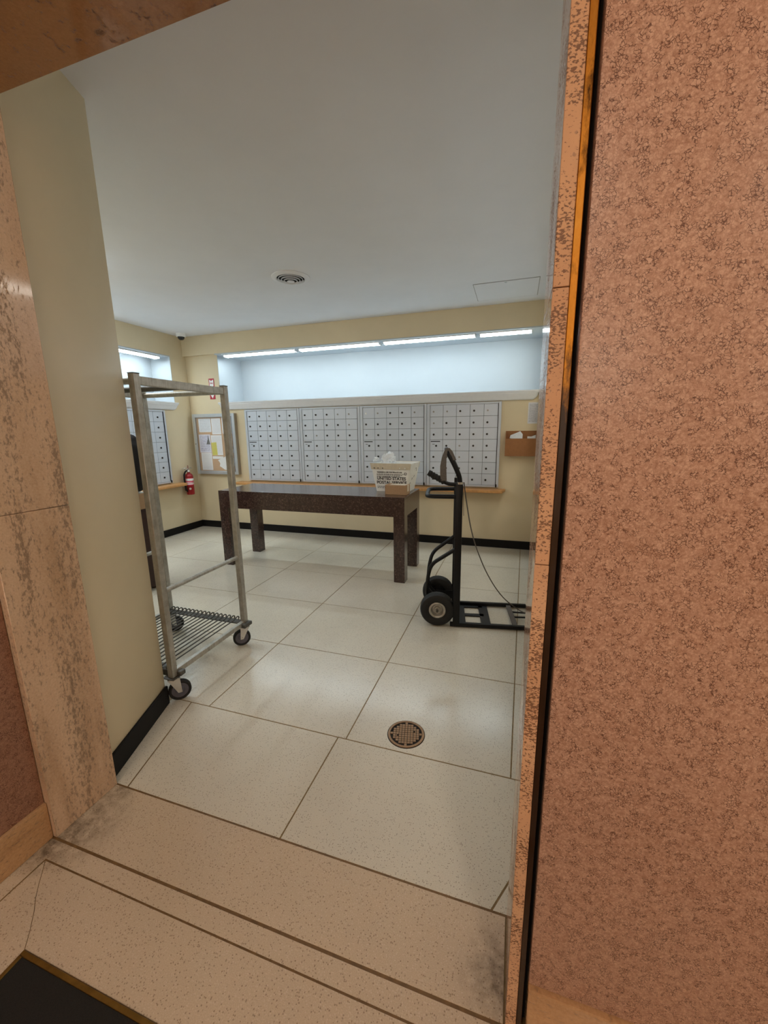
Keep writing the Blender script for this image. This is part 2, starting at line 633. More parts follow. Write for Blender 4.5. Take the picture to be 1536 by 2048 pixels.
def slab(poly, mat='terrazzo', gap=0.003):
    """Terrazzo slab; the polygon is drawn in by the joint."""
    n = len(poly)
    ar = sum(poly[i][0] * poly[(i + 1) % n][1] - poly[(i + 1) % n][0] * poly[i][1] for i in range(n))
    if ar < 0:
        poly = poly[::-1]
    out = []
    for i in range(n):
        p, a, b = Vector(poly[i]), Vector(poly[i - 1]), Vector(poly[(i + 1) % n])
        d1, d2 = (p - a).normalized(), (b - p).normalized()
        n1, n2 = Vector((-d1.y, d1.x)), Vector((-d2.y, d2.x))
        k = (n1 + n2)
        k = k / max(0.15, k.dot(n1))
        out.append(tuple(p + k * gap))
    MB().prism(out, -0.03, 0.0, bev=0.0006).build('floor_slab', M[mat], floor)


XS = [-4.66, -3.87, -3.08, -2.29, -1.507, -0.705]
YS = [1.525, 2.203, 2.888, 3.575, 4.255, 5.01]
rbx = lambda y: 0.05 + (y - 1.525) * 0.0196
for j in range(5):
    y0, y1 = YS[j], YS[j + 1]
    for i in range(5):
        slab([(XS[i], y0), (XS[i + 1], y0), (XS[i + 1], y1), (XS[i], y1)])
    slab([(-0.705, y0), (rbx(y0), y0), (rbx(y1), y1), (-0.705, y1)])
    slab([(rbx(y0), y0), (XR + 0.01, y0), (XR + 0.01, y1), (rbx(y1), y1)])
# entry bay between the splayed walls
lbx = lambda y: -1.478 - (y - 1.02) * 0.29
slab([(lbx(1.01), 1.01), (-0.745, 1.01), (-0.745, 1.525), (lbx(1.525), 1.525)])
slab([(-1.62, 1.01), (lbx(1.01), 1.01), (lbx(1.525), 1.525), (-1.75, 1.525), (-1.75, 1.4)])
slab([(-0.745, 1.01), (-0.001, 1.01), (0.245, 1.497), (0.245, 1.525), (-0.745, 1.525)])
slab([(-0.001, 1.01), (0.245, 1.01), (0.245, 1.497)])
# threshold and lobby
slab([(JL - 0.02, 0.768), (JR + 0.0, 0.768), (JR + 0.0, 1.01), (JL - 0.02, 1.01)], 'terrazzo_lobby', 0.004)
slab([(-1.57, 0.768), (0.6, 0.768), (0.6, 0.702), (-1.485, 0.702), (-1.487, -2.4), (-1.57, -2.4)], 'terrazzo_lobby', 0.0045)
crk = [(-1.485, 0.702), (-1.452, 0.672), (-1.428, 0.648), (-1.388, 0.612), (-1.352, 0.586), (-1.306, 0.546), (-1.272, 0.512)]
slab(crk + [(0.6, 0.512), (0.6, 0.702)], 'terrazzo_lobby', 0.0009)
slab(crk + [(-1.272, -2.4), (-1.487, -2.4)], 'terrazzo_lobby', 0.0009)
slab([(0.6, 0.768), (2.6, 0.768), (2.6, -2.4), (0.6, -2.4)], 'terrazzo_lobby', 0.004)
slab([(-1.272, -1.4), (0.6, -1.4), (0.6, -2.4), (-1.272, -2.4)], 'terrazzo_lobby', 0.004)
MB().box(-1.57, 0.6, 0.695, 0.709, -0.01, -0.0009).box(-1.57, 0.6, 0.761, 0.775, -0.01, -0.0009).box(JL, JR, 1.005, 1.015, -0.01, -0.0009).build('divider_strip', M['grout_dark'], floor)

# walls of the mail room
wall_back = struct(MB()
                   .box(XL - 0.1, XR + 0.1, YB, YB + 0.6, 0, NZ0 - 0.02)
                   .box(XL - 0.1, -4.09, YB, YB + 0.6, NZ0 - 0.02, NZ1)
                   .box(XL - 0.1, XR + 0.1, 4.945, YB + 0.6, NZ1, ZC + 0.05)
                   .build('wall_back', M['yellow']))
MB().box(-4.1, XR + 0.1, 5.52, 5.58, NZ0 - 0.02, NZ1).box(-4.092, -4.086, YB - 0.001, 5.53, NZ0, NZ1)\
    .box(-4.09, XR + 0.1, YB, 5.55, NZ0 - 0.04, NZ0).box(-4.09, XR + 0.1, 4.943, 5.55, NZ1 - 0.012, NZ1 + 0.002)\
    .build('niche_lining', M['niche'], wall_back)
wall_left = struct(MB()
                   .box(XL - 0.5, XL, 1.0, YB + 0.1, 0, NZ0 - 0.02)
                   .box(XL - 0.5, XL, 4.71, YB + 0.1, NZ0 - 0.02, 2.5)
                   .box(XL - 0.5, XL, 1.0, YB + 0.1, 2.5, ZC + 0.05)
                   .box(XL - 0.5, XL, 1.0, 2.4, NZ0 - 0.02, 2.5)
                   .build('wall_left', M['yellow']))
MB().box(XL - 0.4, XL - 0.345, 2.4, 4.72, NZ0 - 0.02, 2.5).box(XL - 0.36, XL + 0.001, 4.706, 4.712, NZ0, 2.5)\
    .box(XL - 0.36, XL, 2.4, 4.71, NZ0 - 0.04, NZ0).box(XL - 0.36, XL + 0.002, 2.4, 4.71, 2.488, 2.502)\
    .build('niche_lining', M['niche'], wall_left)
_rp = [(JR + 0.028, YA), (XR, 1.45), (XR, YB + 0.3), (XR + 0.5, YB + 0.3), (XR + 0.5, YA)]
wall_right = struct(MB().prism(_rp, 0, NZ0 - 0.02).prism(_rp, 2.5, ZC + 0.02)
                    .prism([(JR + 0.028, YA), (XR, 1.45), (XR, 1.6), (XR + 0.5, 1.6), (XR + 0.5, YA)], NZ0 - 0.02, 2.5)
                    .box(XR, XR + 0.5, 4.7, YB + 0.3, NZ0 - 0.02, 2.5).build('wall_right', M['yellow']))
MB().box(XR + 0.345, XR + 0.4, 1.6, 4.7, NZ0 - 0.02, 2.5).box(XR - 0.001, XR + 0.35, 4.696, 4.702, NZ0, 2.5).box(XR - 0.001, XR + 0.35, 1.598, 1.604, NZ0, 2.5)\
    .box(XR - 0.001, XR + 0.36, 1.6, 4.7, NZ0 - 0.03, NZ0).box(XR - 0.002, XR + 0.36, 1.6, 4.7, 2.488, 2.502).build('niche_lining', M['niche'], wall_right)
wall_front = struct(MB().prism([(-1.572, YA), (-1.745, 1.48), (-4.9, 1.48), (-4.9, YA)], 0, ZC + 0.02, bev=0.004)
                    .build('wall_front', M['yellow']))
ceiling = struct(MB().box(-5.0, 0.6, YA + 0.0, 5.5, ZC, ZC + 0.12).build('ceiling', M['ceiling']))


def crown(name, path_len, mtx, parent):
    """White ledge with a stepped, coved profile and rounded lower ends."""
    prof = [(0, 0), (0, -0.10), (-0.018, -0.10), (-0.026, -0.092), (-0.03, -0.078), (-0.038, -0.058), (-0.046, -0.036), (-0.05, -0.03),
            (-0.05, -0.016), (-0.056, -0.012), (-0.056, 0.004), (-0.002, 0.004)]
    bm = bmesh.new()
    rings = []
    for x, k in ((0, 0.0), (0.012, 0.55), (0.03, 0.8), (0.06, 1.0), (path_len - 0.06, 1.0), (path_len - 0.03, 0.8), (path_len - 0.012, 0.55), (path_len, 0.0)):
        rings.append([bm.verts.new(mtx @ Vector((x, y, z if z > -0.02 else -0.02 + (z + 0.02) * max(k, 0.05)))) for y, z in prof])
    n = len(prof)
    for a, b in zip(rings, rings[1:]):
        for k in range(n):
            bm.faces.new((a[k], a[(k + 1) % n], b[(k + 1) % n], b[k]))
    bm.faces.new(rings[0][::-1])
    bm.faces.new(rings[-1])
    mb = MB()
    mb.bm.free()
    mb.bm = bm
    return mb.build(name, M['ledge'], parent)


crown('niche_ledge', XR - 0.02 + 4.1, Matrix.Translation((-4.1, YB, 1.866)), wall_back)
crown('niche_ledge', 4.73 - 2.38, Matrix.Translation((XL, 2.38, 1.866)) @ Matrix.Rotation(PI / 2, 4, 'Z'), wall_left)


def baseboard(name, p, q, h=HB, t=0.012):
    p, q = Vector(p), Vector(q)
    d = (q - p).normalized()
    nn = Vector((-d.y, d.x))
    poly = [tuple(p), tuple(q), tuple(q + nn * t), tuple(p + nn * t)]
    return struct(MB().prism(poly, 0.0, h, bev=0.003).build(name, M['black_rubber']))


baseboard('baseboard_back', (XR, YB), (XL, YB))
baseboard('baseboard_left', (XL, YB), (XL, 1.47))
baseboard('baseboard_right', (XR, 1.5), (XR, YB))
baseboard('baseboard_front', (-1.747, 1.482), (-1.574, 1.012), 0.105, 0.014)
baseboard('baseboard_front_far', (-1.747, 1.48), (-4.64, 1.48), 0.105)

# lobby side: stone-lined opening
wl = struct(MB().box(-1.9, -1.56, -2.6, YF, 0, 2.95).box(-1.9, -1.585, YF, YA, 0, 2.95).build('wall_lobby_left', M['lobby_paint']))
for z0, z1 in ((0.0, 1.199), (1.2, ZL)):
    B('travertine_slab', 'trav_left', wl, -1.60, JL, YF, YA, z0 + 0.0005, z1, bev=0.0015)
B('granite_panel', 'granite_left', wl, -1.57, -1.556, -2.55, YF - 0.002, 0.15, 2.95, bev=0.001)
B('stone_skirting', 'trav_base', wl, -1.57, -1.545, -2.55, YF - 0.001, 0.0, 0.149, bev=0.002)
wr = struct(MB().box(0.073, 2.7, YF + 0.03, YA - 0.001, 0, 2.95).build('wall_lobby_right', M['dark']))
for z0, z1 in ((0.0, 1.198), (1.1995, 1.674), (1.6755, ZL)):
    B('travertine_slab', 'trav_right', wr, JR, 0.0705, YF, YA, z0, z1, bev=0.0012)
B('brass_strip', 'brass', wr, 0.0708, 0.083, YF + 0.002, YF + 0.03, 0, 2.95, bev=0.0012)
B('granite_panel', 'granite', wr, 0.0915, 2.6, YF - 0.001, YF + 0.031, 0.166, 2.95, bev=0.004, seg=2)
B('stone_skirting', 'trav_base', wr, 0.0915, 2.6, YF - 0.012, YF + 0.031, 0.0, 0.164, bev=0.003)
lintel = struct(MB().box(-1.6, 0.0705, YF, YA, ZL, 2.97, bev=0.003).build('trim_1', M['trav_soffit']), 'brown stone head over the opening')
struct(MB().box(-1.9, 2.8, -2.7, YF + 0.02, 2.95, 3.05).build('ceiling_lobby', M['lobby_paint']))
struct(MB().box(-1.9, 2.8, -2.75, -2.6, 0, 2.95).build('wall_lobby_back', M['lobby_paint']))
struct(MB().box(2.6, 2.75, -2.6, YF, 0, 2.95).build('wall_lobby_far', M['lobby_paint']))

# lobby ceiling lamps (behind the camera)
for i, (x, y) in enumerate(((0.9, -1.3), (-0.7, -1.2))):
    t = thing('ceiling_lamp', ['round warm flush lamp on lobby ceiling nearer the pink granite wall', 'round warm flush lamp on lobby ceiling nearer the left lobby wall'][i], 'lamp', (x, y, 2.95), 0, 'lobby ceiling lamps')
    MB().lathe([(0, 0), (0.2, 0), (0.2, -0.03), (0.185, -0.035), (0, -0.035)], 32).build('lamp_base', M['brass_edge'], t)
    MB().lathe([(0, -0.11), (0.06, -0.106), (0.12, -0.09), (0.165, -0.065), (0.18, -0.036), (0, -0.0355)], 32).build('lamp_shade', M['lens_warm'], t)
# added fill lamps on the unseen lobby wall opposite the opening
for i, x in enumerate((-0.7, 1.5)):
    t = thing('wall_lamp', ['half round wall lamp on lobby back wall facing the opening', 'half round wall lamp on lobby back wall facing the pink granite'][i], 'lamp', (x, -2.6, 1.95), 0, 'lobby wall lamps')
    B('lamp_base', 'brass_edge', t, -0.09, 0.09, 0, 0.02, -0.16, 0.16, bev=0.004)
    MB().prism([(0.17 * math.cos(a * PI / 12), 0.021 + 0.13 * math.sin(a * PI / 12)) for a in range(13)], -0.14, 0.14, bev=0.004).build('lamp_shade', M['lens_warm'], t)

# entrance mat in its brass frame
mat_t = thing('door_mat', 'black entrance mat set in a brass edged floor recess', 'mat', (-1.27, 0.51, 0))
MB().box(0.012, 1.86, -1.9, -0.012, -0.02, 0.002, bev=0.001).build('mat_pile', M['mat'], mat_t)
MB().box(0, 1.87, -0.012, 0, -0.02, 0.004, bev=0.001).box(0, 0.012, -1.91, -0.012, -0.02, 0.004, bev=0.001).build('brass_edging', M['brass_edge'], mat_t)

# ------------------------------------------------------------------ fluorescent fixtures in the niches
xs = ((-3.98, -2.835), (-2.785, -1.66), (-1.615, -0.495), (-0.455, 0.118))
nm = ['leftmost of the long fluorescent fixtures over the mailbox wall', 'second fluorescent fixture from the left over the mailbox wall',
      'third fluorescent fixture from the left over the mailbox wall', 'short rightmost fluorescent fixture over the mailbox wall']


def fixture(x0, x1, mtx, label, lens='lens', group='fluorescent fixtures in the niches'):
    ln = x1 - x0
    t = thing('fluorescent_light', label, 'light', group=group)
    t.matrix_world = mtx
    MB().box(0, ln, 0.0, 0.12, 0.012, 0.03, bev=0.002).build('housing', M['ledge'], t)
    # wrap lens: shallow rounded prism
    prof = [(0.01, 0.012), (0.012, 0.004), (0.026, -0.003), (0.06, -0.006), (0.094, -0.003), (0.108, 0.004), (0.11, 0.012)]
    mb = MB()
    a = [mb.bm.verts.new((0.012, y, z)) for y, z in prof]
    b = [mb.bm.verts.new((ln - 0.012, y, z)) for y, z in prof]
    for k in range(len(prof) - 1):
        mb.bm.faces.new((a[k], a[k + 1], b[k + 1], b[k]))
    mb.bm.faces.new((a[-1], a[0], b[0], b[-1]))
    mb.bm.faces.new(a[::-1])
    mb.bm.faces.new(b)
    mb.build('lens', M[lens], t)
    for x in (0.0, ln - 0.012):
        B('end_cap', 'ledge', t, x, x + 0.012, 0.006, 0.114, -0.008, 0.0125, bev=0.002)
    return t


for (x0, x1), lb in zip(xs, nm):
    fixture(x0, x1, Matrix.Translation((x0, 4.985, NZ1 - 0.036)), lb)
for y0, y1, lb in ((3.5, 4.6, 'fluorescent fixture in the left wall niche nearest the corner'), (2.45, 3.45, 'fluorescent fixture in the left wall niche far from the corner')):
    fixture(y0, y1, Matrix.Translation((XL - 0.05, y0, 2.458)) @ Matrix.Rotation(PI / 2, 4, 'Z'), lb)

for y0, y1, lb in ((1.75, 2.9, 'fluorescent fixture in the right wall niche nearest the opening'), (3.0, 4.15, 'fluorescent fixture in the right wall niche nearer the back wall')):
    fixture(y0, y1, Matrix.Translation((XR + 0.05, y1, 2.458)) @ Matrix.Rotation(-PI / 2, 4, 'Z'), lb, 'lens_right')
for x, y0, lb in ((-3.35, 1.6, 'strip light on mail room ceiling just behind the yellow entry wall'), (-4.1, 2.0, 'strip light on mail room ceiling nearer the left wall')):
    fixture(y0, y0 + 1.15, Matrix.Translation((x, y0, ZC - 0.03)) @ Matrix.Rotation(PI / 2, 4, 'Z'), lb, 'lens_room', 'strip lights on the mail room ceiling')  # strips added to fill the room with cool light

# ------------------------------------------------------------------ mailbox units
UW, UH = 0.876, 1.0
CW, RH = 0.1605, 0.1365
door_me = MB().box(0.0015, CW - 0.0015, -0.009, 0, 0.0015, RH - 0.0015, bev=0.0012).mesh('mail_door')
door_me.materials.append(M['maildoor'])
lock_me = MB().cyl((0, -0.009, 0), (0, -0.014, 0), 0.0125, 12).mesh('lock')
lock_me.materials.append(M['lock'])
lockl_me = MB().cyl((0, -0.009, 0), (0, -0.014, 0), 0.0105, 12).mesh('lock_light')
lockl_me.materials.append(M['lock_light'])
glint_me = MB().cyl((0, -0.009, 0), (0, -0.0125, 0), 0.012, 12).mesh('lock_white')
glint_me.materials.append(M['white_plate'])  # white cap paints a bright glint on one lock


def mail_unit(mtx, label, light=(), white=(), lockx=0.28):
    t = thing('mailbox_unit', label, 'mailbox', group='silver mailbox units')
    t.matrix_world = mtx
    # frame: recessed panel plus raised borders
    MB().box(0, UW, -0.012, 0.0, 0, UH).build('back_panel', M['darkline'], t)
    MB().box(0, 0.036, -0.03, 0, 0, UH, bev=0.002).box(UW - 0.034, UW, -0.03, 0, 0, UH, bev=0.002)\
        .box(0.036, UW - 0.034, -0.03, 0, UH - 0.022, UH, bev=0.002).box(0.036, UW - 0.034, -0.03, 0, 0, 0.022, bev=0.002).build('frame', M['mailgrey'], t)
    B('hinge_line', 'darkline', t, UW - 0.034, UW - 0.030, -0.0315, -0.02, 0.005, UH - 0.01)
    B('latch', 'black_rubber', t, UW - 0.036, UW - 0.02, -0.04, -0.03, 0.0, 0.035, bev=0.002)
    for r in range(7):
        for c in range(5):
            d = link('mail_door', door_me, None, t)
            d.location = (0.0365 + c * (UW - 0.073) / 5, -0.012 - random.random() * 0.0012, 0.0225 + (6 - r) * RH)
            me = glint_me if (r, c) in white else lockl_me if (r, c) in light else lock_me
            k = link('lock', me, None, d)
            k.location = (CW * (0.5 if (r, c) == (3, 0) else lockx + random.uniform(-0.02, 0.02)), 0, RH * 0.45)
            if (r, c) == (3, 0):
                MB().box(CW * 0.08, CW * 0.8, -0.0098, -0.008, RH * 0.8, RH * 0.88).box(CW * 0.2, CW * 0.38, -0.0098, -0.008, RH * 0.58, RH * 0.62).build('printed_plate', M['ink'], d)
    return t


ul = ['mailbox unit nearest the bulletin board on the back wall', 'mailbox unit second from the bulletin board on the back wall',
      'mailbox unit behind the white postal tub on the back wall', 'mailbox unit behind the hand truck handle on the back wall']
lights_at = [((0, 2), (1, 3)), ((0, 3), (0, 4), (1, 4), (2, 1)), ((0, 1), (0, 4)), ((0, 0), (0, 1), (0, 4), (1, 0), (3, 2), (4, 2))]
for i in range(4):
    mail_unit(Matrix.Translation((-3.69 + 0.88 * i, YB, 0.757)), ul[i], lights_at[i], ((0, 0),) if i == 2 else ())
for y0, lb in ((4.49 - UW, 'mailbox unit on the left wall nearest the fire extinguisher'), (4.49 - 2 * UW - 0.004, 'mailbox unit on the left wall hidden behind the rolling rack')):
    mail_unit(Matrix.Translation((XL, y0, 0.757)) @ Matrix.Rotation(PI / 2, 4, 'Z'), lb, lockx=0.42)

# oak shelves below the units
tag(MB().prism([(-3.86, YB - 0.001), (-0.09, YB - 0.001), (-0.12, YB - 0.17), (-3.82, YB - 0.17), (-3.85, YB - 0.15)], 0.703, 0.738, bev=0.005)
    .build('wall_shelf', M['wood']), 'long oak shelf under the mailboxes on the back wall', 'shelf')
tag(MB().prism([(XL + 0.001, 2.6), (XL + 0.001, 4.66), (XL + 0.15, 4.62), (XL + 0.17, 4.6), (XL + 0.17, 2.6)], 0.703, 0.738, bev=0.005)
    .build('wall_shelf', M['wood']), 'oak shelf under the mailboxes beside the fire extinguisher', 'shelf')

# ------------------------------------------------------------------ bulletin board
bb = thing('bulletin_board', 'glazed silver framed bulletin board on yellow wall beside the mailboxes', 'bulletin board', (-4.585, YB, 0.835))
BW, BH, BD = 0.74, 0.88, 0.065
B('backing', 'cork', bb, 0.03, BW - 0.03, -0.03, -0.001, 0.03, BH - 0.03)
MB().box(0, 0.02, -BD + 0.012, -0.001, 0, BH).box(BW - 0.02, BW, -BD + 0.012, -0.001, 0, BH).box(0.02, BW - 0.02, -BD + 0.012, -0.001, 0, 0.02)\
    .box(0.02, BW - 0.02, -BD + 0.012, -0.001, BH - 0.02, BH).build('case', M['alu_dark'], bb)
MB().box(0, 0.05, -BD, -BD + 0.012, 0, BH, bev=0.003).box(BW - 0.05, BW, -BD, -BD + 0.012, 0, BH, bev=0.003)\
    .box(0.05, BW - 0.05, -BD, -BD + 0.012, 0, 0.05, bev=0.003).box(0.05, BW - 0.05, -BD, -BD + 0.012, BH - 0.05, BH, bev=0.003).build('frame', M['alu'], bb)
B('hinge_strip', 'darkline', bb, BW - 0.056, BW - 0.05, -BD - 0.001, -BD + 0.01, 0.04, BH - 0.04)
B('lock', 'lock', bb, 0.02, 0.032, -BD - 0.006, -BD, BH * 0.5, BH * 0.5 + 0.012, bev=0.002)
gl = MB().box(0.05, BW - 0.05, -BD + 0.006, -BD + 0.008, 0.05, BH - 0.05).build('pane', M['glass'], bb)
papers = [
    ((0.05, 0.02, 0.39, 0.27), 'print_grey', 'white notice pinned top left in the bulletin board'),
    ((0.41, 0.02, 0.66, 0.315), 'print_plain', 'pale notice pinned top centre in the bulletin board'),
    ((0.70, 0.0, 0.97, 0.305), 'print_plain', 'pale notice pinned top right in the bulletin board'),
    ((0.02, 0.315, 0.34, 0.655), 'print_purple', 'flyer with purple print at left of the bulletin board'),
    ((0.04, 0.66, 0.34, 0.99), 'print_plain', 'long white sheet at lower left of the bulletin board'),
    ((0.36, 0.33, 0.66, 0.705), 'print_plain', 'white sheet beneath the yellow slip in the bulletin board'),
    ((0.36, 0.725, 0.66, 0.775), 'white', 'narrow white strip below the yellow slip in the bulletin board'),
]
iw, ih = BW - 0.1, BH - 0.1
for k, ((u0, v0, u1, v1), m, lb) in enumerate(papers):
    o = MB().box(-4.585 + 0.05 + u0 * iw, -4.585 + 0.05 + u1 * iw, YB - 0.0325, YB - 0.0305, 0.835 + 0.05 + (1 - v1) * ih, 0.835 + 0.05 + (1 - v0) * ih).build('notice_paper', M[m])
    tag(o, lb, 'paper', 'papers in the bulletin board')


def bp(u, v):
    return (-4.585 + 0.05 + u * iw, 0.835 + 0.05 + (1 - v) * ih)


def board_poly(pts, y, m, name, lb):
    mt = Matrix.Rotation(PI / 2, 4, 'X')   # local (x, y, z) -> (x, -z, y)
    o = MB().prism([bp(u, v) for u, v in pts], -y, -y + 0.0012, mat=mt).build(name, M[m])
    return tag(o, lb, 'paper', 'papers in the bulletin board')


board_poly([(0.36, 0.47), (0.50, 0.46), (0.51, 0.70), (0.37, 0.705)], YB - 0.0335, 'print_yellow', 'notice_paper', 'bright yellow slip in the middle of the bulletin board')
board_poly([(0.62, 0.77), (0.80, 0.69), (0.95, 0.76), (0.97, 0.84), (0.93, 0.95), (0.80, 0.99), (0.68, 0.98), (0.54, 0.91), (0.56, 0.86), (0.53, 0.82), (0.50, 0.80), (0.56, 0.78)],
           YB - 0.034, 'white', 'notice_paper', 'crumpled white sheet at lower right of the bulletin board')
board_poly([(0.82, 0.48), (0.92, 0.46), (0.95, 0.56), (0.88, 0.59)], YB - 0.0335, 'bluepaper', 'notice_paper', 'small blue slip at right of the bulletin board')
board_poly([(0.88, 0.60), (0.96, 0.59), (0.97, 0.66), (0.90, 0.66)], YB - 0.0335, 'print_grey', 'notice_paper', 'small grey slip below the blue one in the bulletin board')
board_poly([(0.22, 0.50), (0.27, 0.40), (0.275, 0.335), (0.29, 0.335), (0.30, 0.40), (0.33, 0.50)], YB - 0.0338, 'ink', 'notice_paper', 'dark triangular cutout on the purple flyer in the bulletin board')

# ------------------------------------------------------------------ fire extinguisher sign
sg = thing('fire_sign', 'red and white fire extinguisher arrow sign on the yellow wall', 'sign', (-4.272, YB - 0.001, 1.922))
B('plate', 'red_sign', sg, 0, 0.092, -0.004, 0, 0, 0.288, bev=0.001)
mtx = Matrix.Rotation(PI / 2, 4, 'X')
MB().prism([(0.012, 0.272), (0.046, 0.255), (0.080, 0.272), (0.080, 0.19), (0.062, 0.165), (0.062, 0.07), (0.082, 0.07), (0.046, 0.012), (0.010, 0.07), (0.030, 0.07), (0.030, 0.165), (0.012, 0.19)],
           0.004, 0.0052, mat=mtx).build('arrow', M['white'], sg)
text_mesh('lettering', 'FIRE', 0.03, M['red_sign'], sg, Matrix.Translation((0.046, -0.0056, 0.212)) @ mtx, 0.0006, 'CENTER')
text_mesh('lettering', 'EXTINGUISHER', 0.0145, M['red_sign'], sg, Matrix.Translation((0.0415, -0.0056, 0.165)) @ mtx @ Matrix.Rotation(-PI / 2, 4, 'Z'), 0.0003)

# ------------------------------------------------------------------ fire extinguisher
fx = thing('fire_extinguisher', 'red fire extinguisher hung on the left wall beside the oak shelf', 'fire extinguisher', (XL + 0.085, 4.735, 0.55))
MB().lathe([(0, 0), (0.05, 0), (0.056, 0.006), (0.056, 0.26), (0.052, 0.285), (0.038, 0.305), (0.022, 0.315), (0.02, 0.33), (0, 0.33)], 28).build('cylinder', M['red'], fx)
lab = MB().lathe([(0.0562, 0.14), (0.0566, 0.14), (0.0566, 0.245), (0.0562, 0.245)], 28)
for v in list(lab.bm.verts):
    a = math.atan2(v.co.y, v.co.x)
    if not (-2.2 < a < 0.9):
        lab.bm.verts.remove(v)
lb_o = lab.build('label_band', M['pink_label'], fx)
for z0, z1 in ((0.152, 0.168), (0.178, 0.186), (0.205, 0.238)):
    lab = MB().lathe([(0.0567, z0), (0.0571, z0), (0.0571, z1), (0.0567, z1)], 28)
    for v in list(lab.bm.verts):
        a = math.atan2(v.co.y, v.co.x)
        if not (-2.0 < a < 0.7):
            lab.bm.verts.remove(v)
    lab.build('white_print', M['white'], lb_o)
seal = MB().lathe([(0, 0), (0.016, 0), (0.016, 0.001), (0, 0.001)], 16, Matrix.Translation((0.04, -0.0405, 0.09)) @ Matrix.Rotation(math.radians(-45), 4, 'Z') @ Matrix.Rotation(PI / 2, 4, 'Y'))
seal.build('round_emblem', M['tape'], fx)
MB().cyl((0, 0, 0.33), (0, 0, 0.375), 0.016, 14).build('valve', M['chrome'], fx)
MB().box(-0.012, 0.012, -0.02, 0.11, 0.375, 0.383, bev=0.002, mat=Matrix.Rotation(math.radians(8), 4, 'X')).build('carry_handle', M['chrome'], fx)
MB().box(-0.012, 0.012, -0.02, 0.10, 0.398, 0.405, bev=0.002, mat=Matrix.Rotation(math.radians(14), 4, 'X')).build('lever', M['chrome'], fx)
MB().cyl((0.0, 0.0, 0.37), (0, -0.005, 0.43), 0.005, 10).build('pull_pin', M['red'], fx)
MB().cyl((0.015, -0.015, 0.35), (0.028, -0.024, 0.35), 0.014, 14).build('gauge', M['white_plate'], fx)
MB().tube(fillet([(0, -0.012, 0.352), (0, -0.05, 0.352), (0.0, -0.088, 0.31), (0.0, -0.092, 0.2), (0.0, -0.08, 0.09), (0.01, -0.066, 0.05)], 0.04), 0.011, 10).build('hose', M['black_rubber'], fx)
B('bracket', 'steel_dark', fx, -0.084, -0.05, -0.02, 0.02, 0.05, 0.3, bev=0.003)

# ------------------------------------------------------------------ dome camera, vent, hatch
dm = thing('dome_camera', 'small white dome security camera in the ceiling corner', 'camera', (-4.47, 4.77, ZC))
MB().lathe([(0, 0), (0.062, 0), (0.062, -0.03), (0.058, -0.042), (0.046, -0.044), (0, -0.044)], 28).build('housing', M['white_plate'], dm)
MB().lathe([(0.045, -0.044), (0.044, -0.056), (0.036, -0.072), (0.022, -0.082), (0, -0.086)], 28).build('dome', M['camdark'], dm)

vt = thing('ceiling_vent', 'round white ceiling air vent with concentric rings', 'vent', (-1.975, 3.47, ZC))
MB().lathe([(0, -0.001), (0.125, -0.001), (0.125, -0.004), (0, -0.004)], 40).build('duct', M['dark'], vt)
MB().lathe([(0.168, 0), (0.168, -0.006), (0.15, -0.014), (0.128, -0.018), (0.122, -0.014), (0.122, 0)], 40).build('flange', M['ceiling'], vt)
for k, r in enumerate((0.103, 0.079, 0.055)):
    z = -0.012 - 0.007 * k
    MB().lathe([(r, z), (r + 0.005, z - 0.011), (r + 0.009, z - 0.012), (r + 0.004, z)], 40, close=True).build('louvre_ring', M['ceiling'], vt)
MB().lathe([(0, -0.024), (0.022, -0.026), (0.034, -0.036), (0.022, -0.040), (0, -0.041)], 32).build('centre_cap', M['ceiling'], vt)

ht = thing('access_panel', 'square white access panel in the ceiling near the right wall', 'panel', (-0.46, 4.22, ZC))
B('panel', 'ceiling', ht, 0.006, 0.594, 0.006, 0.524, -0.004, 0.0)
MB().box(0, 0.6, 0, 0.006, -0.003, 0).box(0, 0.6, 0.524, 0.53, -0.003, 0).box(0, 0.006, 0, 0.53, -0.003, 0).box(0.594, 0.6, 0, 0.53, -0.003, 0).build('gap', M['lock_light'], ht)
MB().cyl((0.3, 0.03, -0.004), (0.3, 0.03, -0.008), 0.012, 14).build('latch', M['alu'], ht)

# ------------------------------------------------------------------ floor drain
dr = thing('floor_drain', 'round bronze floor drain grate in the terrazzo', 'drain', (-0.437, 1.64, 0))
MB().lathe([(0, -0.001), (0.08, -0.001), (0.08, 0.0006), (0, 0.0006)], 40).build('sump', M['dark'], dr)
MB().lathe([(0.0775, 0), (0.088, 0), (0.088, 0.003), (0.084, 0.004), (0.0775, 0.004)], 40, close=True).build('rim', M['drain'], dr)
MB().lathe([(0.088, -0.001), (0.0915, -0.001), (0.0915, 0.0008), (0.088, 0.0008)], 40, close=True).build('edge_gap', M['dark'], dr)
g = MB()
for a in range(-5, 6):
    for b in range(-5, 6):
        x, y = a * 0.0140, b * 0.0140
        if math.hypot(abs(x) + 0.0055, abs(y) + 0.0055) < 0.0775:
            g.box(x - 0.0058, x + 0.0058, y - 0.0058, y + 0.0058, 0.0006, 0.0034)
gr = g.build('grate', M['drain'], dr)
gr.rotation_euler = (0, 0, math.radians(12))
for x, y in ((-0.036, -0.022), (0.036, 0.022)):
    MB().cyl((x, y, 0.003), (x, y, 0.005), 0.004, 10).build('screw', M['dark'], dr)

